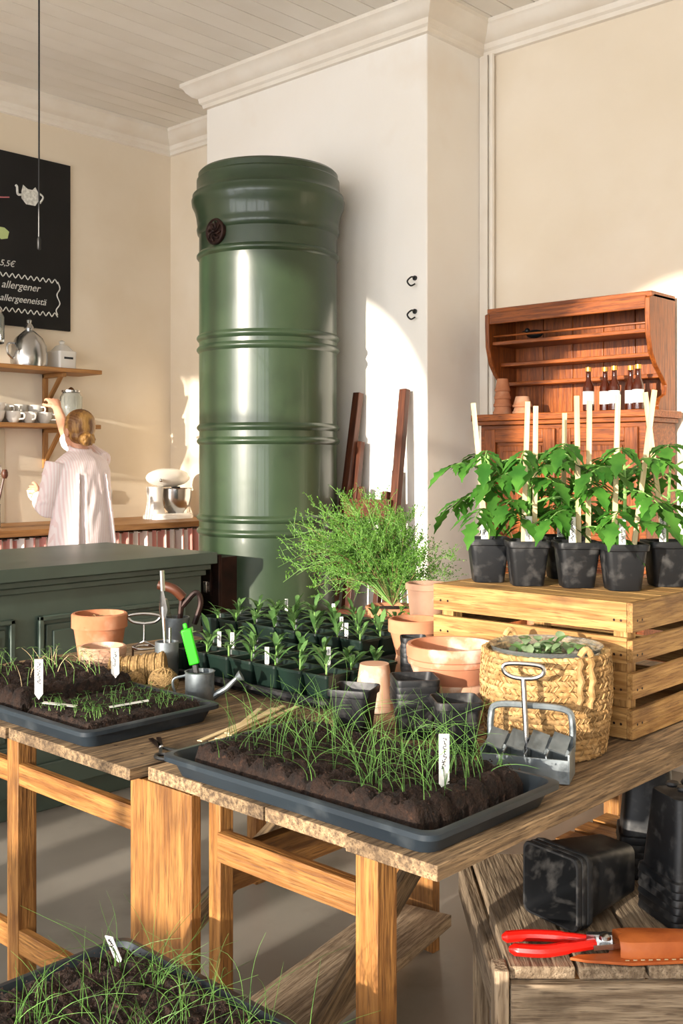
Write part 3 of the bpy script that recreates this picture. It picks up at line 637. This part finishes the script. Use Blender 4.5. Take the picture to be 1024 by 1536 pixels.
m=MB(); sqpot(m,(-1.525,1.89,TZ),.060,.08,CA,n=7,step=.011); m.obj('black_plant_pot')
m=MB(); c=V((-1.015,1.575,TZ)); G=M['galv']; T=Matrix.Translation(c)@Matrix.Rotation(-.35+CA,4,'Z')
def g(*a,**k): m.box(*a,T=T,**k)
g((0,.035,.031),(.15,.003,.06),G);g((0,-.035,.021),(.15,.003,.04),G);g((-.075,0,.026),(.003,.07,.05),G);g((.075,0,.026),(.003,.07,.05),G)
for x in(-.037,0,.037): g((x,0,.023),(.002,.07,.044),G)
g((0,0,.012),(.148,.068,.002),G)
for x in(-.055,-.018,.018,.055): g((x,.0,.06),(.03,.045,.003),G,rot=(.5,.25,0))
m.tube([T@V(q) for q in bez([(-.072,.03,.04),(-.072,.032,.09),(-.06,.03,.112),(0,.03,.115),(.06,.03,.112),(.072,.032,.09),(.072,.03,.04)],5)],.006,G,8,flat=1)
m.tube([T@V(q) for q in [(0,.0,.02),(-.01,.01,.165)]],.005,M['steel'],8)
m.tube([T@V(q) for q in bez([(-.01,.01,.165),(.01,.012,.167),(.024,.012,.175),(.022,.012,.188),(-.01,.012,.191),(-.042,.012,.188),(-.044,.012,.175),(-.03,.012,.167),(-.01,.01,.165)],5)],.0042,M['steel'],8)
m.obj('soil_block_maker')
m=MB(); bc=V((-1.089,1.752,TZ)); n=19; NS=280
for i in range(n):
    t=i/(n-1); rr=.107+.010*sin(t*pi*.8)+.003*t; z=.006+i*.0100; ph=(i%2)*pi
    m.tube([bc+V((rr*cos(a),rr*sin(a),z+.0006*sin(a*35+ph))) for a in [k*2*pi/NS for k in range(NS)]],[.0055*(1+.13*sin(a*70+ph)) for a in [k*2*pi/NS for k in range(NS)]],M['sea'],6,True)
for k in range(1100):
    i=k%19; a=U(0,6.3); rr=.107+.010*sin(i/18*pi*.8)+.003*i/18+.0052; z=.006+i*.0100; sg=1 if i%2 else -1
    m.tube([bc+V((rr*cos(a),rr*sin(a),z-.0045)),bc+V(((rr+.0008)*cos(a+.03*sg),(rr+.0008)*sin(a+.03*sg),z)),bc+V((rr*cos(a+.06*sg),rr*sin(a+.06*sg),z+.0045))],.0013,M['sea'],4)
m.lathe([(.10,.002),(.10,.004)],M['sea'],tuple(bc),24); m.lathe([(.096,.01),(.103,.19),(.108,.198),(.1,.19),(.09,.02)],M['glass'],tuple(bc),40,cap=False)
m.lathe([(.095,.14),(.1,.155),(.05,.162),(.003,.162)],M['soil'],tuple(bc),30)
for ba in (camang+.35,camang+.35+pi):
    for s in (-1,1):
        m.tube([bc+V(((.121+.006*sin(k*pi/9))*cos(ba+s*.10+.02*sin(k*2)),(.121+.006*sin(k*pi/9))*sin(ba+s*.10+.02*sin(k*2)),.19-k*.010)) for k in range(10)],[.006*(1+.2*sin(k*2.2)) for k in range(10)],M['sea'],8)
    m.tube([bc+V((.124*cos(ba+q*.1),.124*sin(ba+q*.1),.195+.012*(1-q*q))) for q in (-1,-.6,-.2,.2,.6,1)],.006,M['sea'],8)
for k in range(70):
    a=U(0,6.3);q=U(0,.08); b=bc+V((q*cos(a),q*sin(a),.165)); a2=U(0,6.3); m.leaf(b+V((0,0,U(.0,.035))),(cos(a2),sin(a2),U(.3,1.5)),U(.025,.045),U(.014,.022),M['fuzz' if k%3 else 'leaf'],droop=.3,ns=5)
m.obj('woven_basket_planter')
m=MB(); K=M['crate']; x0,x1,y0,y1=-1.475,-.985,1.90,2.34; zz=TZ
for i,(a,b) in enumerate(((.002,.062),(.078,.132),(.150,.200),(.212,.27))):
    for y in (y0,y1-.012): m.bb((x0,y,zz+a),(x1-.013,y+.012,zz+b),K)
    for x in (x0,x1-.012): m.bb((x,y0+(.0 if x>x0 else .013),zz+a+U(-.001,.003)),(x+.012,y1-.013,zz+b-U(0,.004)*(i<3)),K)
for x in (x0+.03,x1-.033):
    for y in (y0+.03,y1-.03): m.bb((x-.015,y-.017,zz+.003),(x+.015,y+.017,zz+.262),K)
for i in range(4):
    for xx in (x0+.02,x0+.04,x1-.04,x1-.025): m.lathe([(.003,0),(.0025,.0006)],M['iron'],(xx,y0,zz+.03+i*.068),8,Matrix.Rotation(pi/2,4,'X'))
    for yy in (y0+.02,y0+.04): m.lathe([(.003,0),(.0025,.0006)],M['iron'],(x1,yy,zz+.03+i*.068),8,Matrix.Rotation(pi/2,4,'Y'))
for k in range(6):
    w=(y1-y0-.026)/6; m.bb((x0+.013,y0+.013+k*w,zz+.256),(x1-.014,y0+.013+(k+1)*w-.004,zz+.2695),K)
m.bb((x0+.013,y0+.013,zz+.002),(x1-.014,y1-.014,zz+.012),K)
m.obj('wooden_crate',bevel=.002)
CZ=TZ+.271
def tomato(p,st,seed,h=.21,rot=CA,nl=11):
    random.seed(seed); m=MB(); x,y=p; sqpot(m,(x,y,CZ),.098,.10,rot); m.rect([(.04,.04,0),(.02,.02,.004)],M['soil'],(x,y,CZ+.083),rad=.01,T=Matrix.Rotation(rot,4,'Z'))
    b=V((x,y,CZ+.083)); top=b+V((U(-.015,.015),U(-.015,.015),h))
    m.tube(bez([b,b+V((.004,.004,h*.5)),top],6),[.004]*8+[.003]*5,M['stem'],7)
    def pos(o,d,L,q): return o+d*L*q-V((0,0,1))*L*.5*q*q
    for k in range(nl):
        t=.2+.8*k/(nl-1); o=b.lerp(top,t); a=k*2.4+U(-.4,.4); L=U(.11,.165)*(1.08-.3*t); el=U(.25,.9); d=V((cos(a),sin(a),el)).normalized()
        pts=[pos(o,d,L,q) for q in (0,.25,.5,.75,1)]; m.tube(pts,[.0022,.002,.0017,.0014,.001],M['stem'],5)
        for q,sc in ((.34,.5),(.52,.9),(.7,1.05),(.87,.75)):
            pp=pos(o,d,L,q); tg=(d-V((0,0,1))*1.0*q).normalized(); sd=tg.cross(V((0,0,1))).normalized()
            for s in(-1,1): m.leaf(pp,tg*.7+sd*s+V((0,0,U(-.3,.1))),.056*sc*U(.8,1.15),.034*sc,M['tom'],droop=.45,ns=8,ser=.6)
        m.leaf(pts[-1],(d-V((0,0,1))*1.0),.066,.046,M['tom'],droop=.35,ns=8,ser=.6)
    for (dx,dy,tx,ty,hh) in st:
        m.beam((x+dx,y+dy,CZ+.06),(x+dx+tx,y+dy+ty,CZ+hh),.0105,.006,M['stick'],up=(.6794,-.7337,0))
    rt=V((.7337,.6794,0)); fw=V((-.6794,.7337,0)); q=V((x,y,CZ+.07))-fw*.036+rt*U(-.02,.0); tagm(m,tuple(q),.085,.015,CA+U(-.15,.15)); m.obj('potted_tomato_seedling')
tomato((-1.41,2.02),[(.0,.0,-.02,-.03,.41)],11)
tomato((-1.305,2.02),[(.012,.012,.004,.0,.40),(-.006,-.006,.006,.010,.41)],12)
tomato((-1.205,2.065),[(.006,.0,.0,-.01,.42),(.020,.014,.004,.0,.41)],13)
tomato((-1.105,2.085),[(-.014,-.012,.006,.008,.42),(.016,.012,.035,.035,.43)],14)
tomato((-1.07,2.22),[(.0,.0,-.035,-.03,.43)],15)
tomato((-1.32,2.20),[(.0,.0,.01,-.01,.39)],16)
random.seed(5)
m=MB(); bp=V((-2.10,2.50,TZ)); tpot(m,tuple(bp),.085,.10,'terra',fill=.9); b0=bp+V((0,0,.10))
left=V((-.7337,-.6794,0))
for k in range(190):
    a=U(0,6.3); el=U(.0,1.5); d=V((cos(a)*cos(el),sin(a)*cos(el),sin(el)))+left*.30; L=U(.16,.36); w1=V((U(-1,1),U(-1,1),U(-1,1)))*.03
    pts=[b0+d*L*t+w1*sin(t*pi)+V((0,0,.09*sin(t*pi*.8)))-V((0,0,.06*t*t)) for t in (0,.2,.4,.6,.8,1)]
    m.tube(pts,[.0016,.0014,.0012,.001,.0007,.0004],M['stem' if k%3 else 'twig'],4)
    for j in range(15):
        t=U(.2,1); i=min(4,int(t*5)); q=pts[i].lerp(pts[i+1],t*5-i); dd=(d*.6+V((U(-1,1),U(-1,1),U(-.3,1.3)))*.9).normalized(); l=U(.025,.065)
        m.tube([q,q+dd*l],[.0005,.0003],M['stem'],3)
        for z in range(11):
            r0=q+dd*l*(z+1)/11; e=(dd*.4+V((U(-1,1),U(-1,1),U(-.8,1)))).normalized(); s=U(.005,.010); f=e.orthogonal().normalized()*s*.2
            m.add([r0,r0+e*s*.5+f,r0+e*s,r0+e*s*.5-f],[(0,1,2,3)],M['bush'])
m.obj('potted_bush')
m=MB(); bp=V((-1.62,2.62,TZ)); tpot(m,tuple(bp),.06,.1,'terra',fill=.9); b0=bp+V((0,0,.09))
for k in range(34):
    a=U(0,6.3); el=U(.8,1.45); d=V((cos(a)*cos(el),sin(a)*cos(el),sin(el))); L=U(.18,.36); pts=[b0+d*L*t+V((U(-1,1),U(-1,1),U(-1,1)))*.012 for t in (0,.25,.5,.75,1)]
    m.tube(pts,[.002,.0018,.0014,.001,.0006],M['twig'],4)
    for j in range(10):
        q=pts[random.randint(1,4)]+V((U(-1,1),U(-1,1),U(-1,1)))*.02; m.leaf(q,(U(-1,1),U(-1,1),U(-.3,1)),.012,.006,M['bush' if j%2 else 'jute'],ns=3)
m.obj('dry_twig_plant')

# ---------------- bench with pots & secateurs ----------------
PZ=.55; pc=(.7337*.605-.6794*2.0,.6794*.605+.7337*2.0)
m=MB()
for i in range(7):
    w=.105; m.bb((-.34+i*(w+.006),-.335+U(0,.01),-.022),(-.34+i*(w+.006)+w,.17+U(-.02,0),-U(0.001,.003)),M['grey'])
m.bb((-.34,-.345,-.13),(.44,-.322,-.023),M['grey']); m.bb((-.34,.15,-.13),(.44,.17,-.023),M['grey']); m.bb((-.365,-.345,-PZ+.0),(-.342,-.30,-.001),M['grey']); 
m.bb((-.34,-.32,-.30),(.44,-.3,-.16),M['grey'])
for x in (-.338,.41):
    for y in (-.30,.12): m.bb((x,y,-PZ),(x+.03,y+.03,-.024),M['grey'])
m.bb((-.365,-.30,-.09),(-.342,.17,-.023),M['grey'])
m.obj('weathered_bench',loc=(pc[0],pc[1],PZ),rz=CA,bevel=.003)
def LP(X,d,z): return V((.7337*X-.6794*d,.6794*X+.7337*d,z))
m=MB(); ax=LP(-.80,-.60,0).normalized()
zc=V((0,0,1)); yv=zc.cross(ax).normalized(); zz_=ax.cross(yv)
R0=Matrix((yv,zz_,ax)).transposed().to_4x4(); base=LP(.50,1.93,PZ+.0645)
for i in range(3):
    T=Matrix.Translation(base+ax*i*.013)@R0
    m.rect(sqprof(.063,.15),M['plast'],rad=.014,T=T)
m.obj('nursery_pot_stack')
def upstack(X,d,n,s=.125,h=.15,rot=CA,step=.013,flip=True):
    m=MB() 
    for i in range(n):
        T=Matrix.Translation(LP(X,d,PZ+.001+i*step))@Matrix.Rotation(rot+U(-.05,.05),4,'Z')@(Matrix.Translation((0,0,h))@Matrix.Rotation(pi,4,'X'))
        m.rect(sqprof(s/2,h),M['plast'],rad=.014,T=T)
        if i==n-1:
            for a in range(4): m.lathe([(.01,0),(.012,.004),(.01,.008)],M['plast'],tuple(T@V((.022*cos(a*pi/2+.78),.022*sin(a*pi/2+.78),-.007))),12)
    m.obj('nursery_pot_stack')
upstack(.605,1.86,6,s=.125,rot=CA+.25); upstack(.597,2.06,6,s=.115,rot=CA-.2)
m=MB(); c=LP(.41,1.715,PZ+.012)
rx=LP(1,0,0);ry=LP(0,1,0)
def q(a,b,z=0): return c+rx*a+ry*b+V((0,0,z))
m.tube(bez([q(-.145,.030),q(-.10,.032,.002),q(-.05,.022,.004),q(-.01,.012,.004)],6),[.004]+[.0095]*12+[.008]*6,M['red'],10)
m.tube(bez([q(-.14,-.012),q(-.09,-.024,.002),q(-.05,-.018,.004),q(0,-.002,.004)],6),[.004]+[.010]*12+[.0085]*6,M['red'],10)
m.beam(q(-.01,.010,.004),q(.03,.003,.006),.012,.024,M['steel'],up=(0,0,1)); m.beam(q(-.005,-.004,.002),q(.04,.0,.004),.02,.008,M['steel']); m.lathe([(.011,0),(.011,.006),(.006,.009)],M['steel'],tuple(q(.018,.004,.010)),16)
m.beam(q(.03,.002,.004),q(.10,.0,.006),.018,.004,M['steel'])
m.obj('red_secateurs')
m=MB()
top=[(.035,.028),(.06,.034),(.12,.031),(.20,.022),(.222,.0),(.20,-.022),(.12,-.031),(.05,-.034),(.035,-.028),(.045,0)]
m.prism([(.03,.034),(.10,.040),(.20,.028),(.232,0),(.20,-.030),(.12,-.040),(.05,-.046),(-.02,-.036),(-.045,-.026),(-.03,-.016),(.02,-.01),(.03,.01)],lambda p,t:q(p[0],p[1],t),-.0115,-.007,M['leather'])
m.loft([[q(a,b*s,z) for a,b in top] for z,s in ((-.007,1),(.008,1),(.017,.82),(.021,.45))],M['leather'])
for k in range(14):
    a=.04+.0125*k
    for s in(-1,1): m.beam(q(a,s*(.0385-.0006*k-max(0,k-9)*.002),-.006),q(a+.007,s*(.0385-.0006*k-max(0,k-9)*.002),-.006),.0015,.0015,M['stick'])
m.obj('leather_holster',bevel=.001)
m=MB()
for k in range(5): m.bb((-1.36+.0,2.05+k*.09,.42),(-.98,2.12+k*.09,.435),M['pine'])
for x in (-1.355,-.995):
    for y in (2.055,2.46): m.bb((x-.01,y-.005,0),(x+.015,y+.02,.42),M['pine'])
for k in range(3): m.bb((-.985,2.05,.08+k*.12),(-.97,2.48,.15+k*.12),M['pine']); m.bb((-1.36,2.035,.08+k*.12),(-.97,2.05,.15+k*.12),M['pine'])
m.obj('slatted_crate',bevel=.002)

# ---------------- woman ----------------
wx,wy=-4.66,3.07
def F(f,l,u): return V((wx-f,wy-l,u))
wom=empty('woman',(0,0,0))
def ell(c,a,b,n=24): return [F(c[0]+a*cos(2*pi*k/n),c[1]+b*sin(2*pi*k/n),c[2]) for k in range(n)]
m=MB(); S=M['skin']
m.loft([ell((0,0,z),a,b) for z,a,b in ((.78,.09,.13),(.85,.11,.165),(.92,.105,.155),(1.03,.08,.12),(1.15,.09,.13),(1.27,.095,.15),(1.34,.085,.14),(1.375,.055,.10),(1.39,.045,.05))],S)
m.tube([F(0,0,1.36),F(.01,0,1.40),F(.025,0,1.45)],[.05,.041,.043],S,16)
for s in (-1,1):
    m.tube([F(0,s*.085,.86),F(.0,s*.09,.65),F(.005,s*.09,.44),F(-.005,s*.09,.28),F(0,s*.09,.09),F(.0,s*.09,.05)],[.085,.072,.05,.048,.033,.035],S,16)
    m.tube([F(-.04,s*.09,.03),F(.04,s*.092,.035),F(.12,s*.10,.022),F(.16,s*.102,.02)],[.03,.036,.033,.018],S,12)
hc=F(.03,0,1.51)
m.ball(tuple(hc),(.086,.068,.090),S,28); m.ball(tuple(F(.058,0,1.465)),(.055,.05,.056),S,20)
m.ball(tuple(F(.122,0,1.488)),(.018,.010,.014),S,10); m.ball(tuple(F(.106,0,1.455)),(.012,.022,.008),S,10); m.ball(tuple(F(.098,0,1.428)),(.02,.022,.015),S,10)
for s in(-1,1): m.ball(tuple(F(.02,s*.072,1.49)),(.018,.008,.028),S,10)
Rs,Re,Rw=F(.01,-.135,1.335),F(.25,-.09,1.45),F(.44,-.135,1.635)
Ls,Le,Lw=F(.01,.135,1.335),F(.04,.185,1.10),F(.25,.10,1.165)
m.tube([Rs,Rs.lerp(Re,.5),Re,Re.lerp(Rw,.4),Rw],[.05,.042,.036,.034,.024],S,14)
m.tube([Ls,Ls.lerp(Le,.5),Le,Le.lerp(Lw,.4),Lw],[.05,.042,.036,.034,.024],S,14)
def hand(wr,d,side,palmn,curl):
    d=d.normalized();side=side.normalized()
    m.loft([[wr+d*t+side*(a*cos(k*pi/6))+palmn*(b*sin(k*pi/6)) for k in range(12)] for t,a,b in ((-.01,.022,.018),(.02,.030,.015),(.05,.038,.014),(.078,.038,.011))],S)
    for i,(o,L) in enumerate(((-.028,.062),(-.010,.072),(.010,.068),(.028,.052))):
        p0=wr+d*.07+side*o; pts=[p0]; a=0; dd=d
        for j in range(3):
            a+=curl; dd=d*cos(a)+palmn*sin(a); pts.append(pts[-1]+dd*L*(.42,.32,.26)[j])
        m.tube(pts,[.0085,.008,.0075,.0055],S,8)
    p0=wr+d*.02-side*.026; m.tube([p0,p0-side*.022+d*.018+palmn*.01,p0-side*.028+d*.042+palmn*.022,p0-side*.022+d*.058+palmn*.03],[.011,.0095,.0085,.006],S,8)
hd=(F(.52,-.15,1.70)-Rw).normalized(); hn=V((0,0,-1)); hs=hd.cross(hn).normalized(); hn=hs.cross(hd).normalized()
hand(Rw,hd,-hs,-hn if hn.z>0 else hn,.35)
hd=(F(.36,.03,1.19)-Lw).normalized(); hs=V((0,0,-1)); hn=hd.cross(hs).normalized(); hn2=-hn if (hn.x>0) else hn
hand(Lw,hd,hs,hn2,.55)
o=m.obj('body',parent=wom); md=o.modifiers.new('r','REMESH'); md.mode='VOXEL'; md.voxel_size=.0045; md.use_smooth_shade=True; md=o.modifiers.new('s','SMOOTH'); md.iterations=2
m=MB(); Q=M['shirt']
def wob(z,k): return 1+.022*sin(k*1.9+z*31)+.015*sin(k*3.1-z*47)
rings=[]
for z,a,b,cf in ((.74,.145,.195,-.01),(.80,.148,.198,-.01),(.88,.145,.192,-.01),(.97,.135,.178,-.01),(1.06,.128,.166,-.01),(1.15,.12,.160,-.005),(1.24,.112,.160,0),(1.30,.105,.160,0),(1.345,.088,.142,0),(1.38,.062,.095,.005),(1.40,.052,.055,.012)):
    rings.append([F(cf+a*wob(z,k)*cos(2*pi*k/36),b*wob(z,k+5)*sin(2*pi*k/36),z) for k in range(36)])
m.loft(rings,Q,off=False)
m.tube([Rs,Rs.lerp(Re,.35),Rs.lerp(Re,.75),Re,Re.lerp(Rw,.10)],[.060,.058,.055,.052,.048],Q,16)
m.tube([Ls,Ls.lerp(Le,.4)+V((.005,0,0)),Le+V((.008,0,0)),Le.lerp(Lw,.5),Le.lerp(Lw,.85)],[.060,.058,.055,.046,.036],Q,16)
m.tube([F(.014+.052*cos(t),.050*sin(t),1.408+.012*cos(t)) for t in [k*pi/10 for k in range(20)]],.011,Q,8,True)
for k in range(5): m.tube([F(-.105,-.08+.04*k,1.28),F(-.125,-.10+.05*k,1.05),F(-.145,-.12+.06*k,.78)],[.004,.009,.013],Q,8)
for k in range(4):
    c=Ls.lerp(Le,.3+.2*k); m.tube([c+V((.052*cos(t),.052*sin(t),.02*sin(t*2+k))) for t in [j*pi/8 for j in range(16)]],.008,Q,6,True)
o=m.obj('shirt',parent=wom); md=o.modifiers.new('r','REMESH'); md.mode='VOXEL'; md.voxel_size=.006; md.use_smooth_shade=True; md=o.modifiers.new('s','SMOOTH'); md.iterations=3
m=MB()
m.loft([ell((0,0,z),a,b) for z,a,b in ((.76,.115,.165),(.85,.12,.172),(.95,.105,.15),(1.0,.10,.14))],M['trous'])
for s in(-1,1): m.tube([F(0,s*.085,.84),F(.0,s*.09,.65),F(.005,s*.09,.44),F(0,s*.09,.2),F(0,s*.09,.09)],[.098,.088,.07,.062,.058],M['trous'],18)
o=m.obj('trousers',parent=wom); md=o.modifiers.new('r','REMESH'); md.mode='VOXEL'; md.voxel_size=.01; md.use_smooth_shade=True
m=MB()
for s in(-1,1):
    m.loft([[F(.055+ .13*cos(t)*k1,s*.095+.045*sin(t)*k1,z) for t in [j*2*pi/24 for j in range(24)]] for z,k1 in ((0,.95),(.012,1),(.03,1),(.055,.85),(.068,.55))],M['shoe'])
m.obj('shoes',parent=wom)
m=MB()
m.ball(tuple(hc+V((.018,0,.010))),(.084,.076,.088),M['hair'],28); m.ball(tuple(F(-.062,.012,1.455)),(.036,.042,.036),M['hair'],20); m.ball(tuple(F(-.005,0,1.472)),(.055,.068,.045),M['hair'],18)
for k in range(10):
    a=k*.63; m.tube([F(-.07+.025*cos(a),.012+.03*sin(a),1.455+.024*cos(a*1.7)),F(-.088,.012+.034*sin(a+1),1.453+.026*cos(a+1)),F(-.07+.025*cos(a+2),.012+.03*sin(a+2),1.455+.026*sin(a))],.008,M['hair'],6)
for k in range(15):
    t=-1.3+2.6*k/14
    pts=[]
    for j in range(7):
        ph=.5+ j*.36
        pts.append(F(.03-.018+.086*cos(ph)*(cos(t)**.3 if cos(t)>0 else 0)*1.0,.078*sin(t)*sin(ph)**.8 if sin(ph)>0 else 0,1.52+.088*sin(ph)*cos(t)))
    pts.append(F(-.06,.012,1.46)); m.tube(bez(pts,3),.006,M['hair'],6)
o=m.obj('hair',parent=wom); md=o.modifiers.new('r','REMESH'); md.mode='VOXEL'; md.voxel_size=.004; md.use_smooth_shade=True
m=MB()
for s in(-1,1): m.ball(tuple(F(.108,s*.028,1.505)),.008,M['eye'],10)
m.obj('eyes',parent=wom)
m=MB(); cup(m,tuple(F(.372,.045,1.135)),.95,ha=2.6); m.obj('coffee_cup')

# ---------------- light, world, camera ----------------
sc=bpy.context.scene
w=bpy.data.worlds.new('World'); sc.world=w; w.use_nodes=True
bg=w.node_tree.nodes['Background']; bg.inputs[0].default_value=(.97,.975,1,1); bg.inputs[1].default_value=7.3
sl=bpy.data.lights.new('sun','SUN'); sl.energy=9.5; sl.angle=.014; sl.color=(1,.90,.77)
so=bpy.data.objects.new('sun',sl); bpy.context.collection.objects.link(so); so.rotation_euler=V((-.09,1,-.165)).to_track_quat('-Z','Y').to_euler()
sc.view_settings.view_transform='Standard'
cam=bpy.data.cameras.new('camera'); co=bpy.data.objects.new('camera',cam); bpy.context.collection.objects.link(co)
co.location=(0,0,1.35); co.rotation_euler=(pi/2,0,CA); cam.sensor_fit='VERTICAL'; cam.sensor_height=36; cam.lens=1585/1536*36; cam.shift_y=-78/1536; cam.clip_start=.05
sc.camera=co
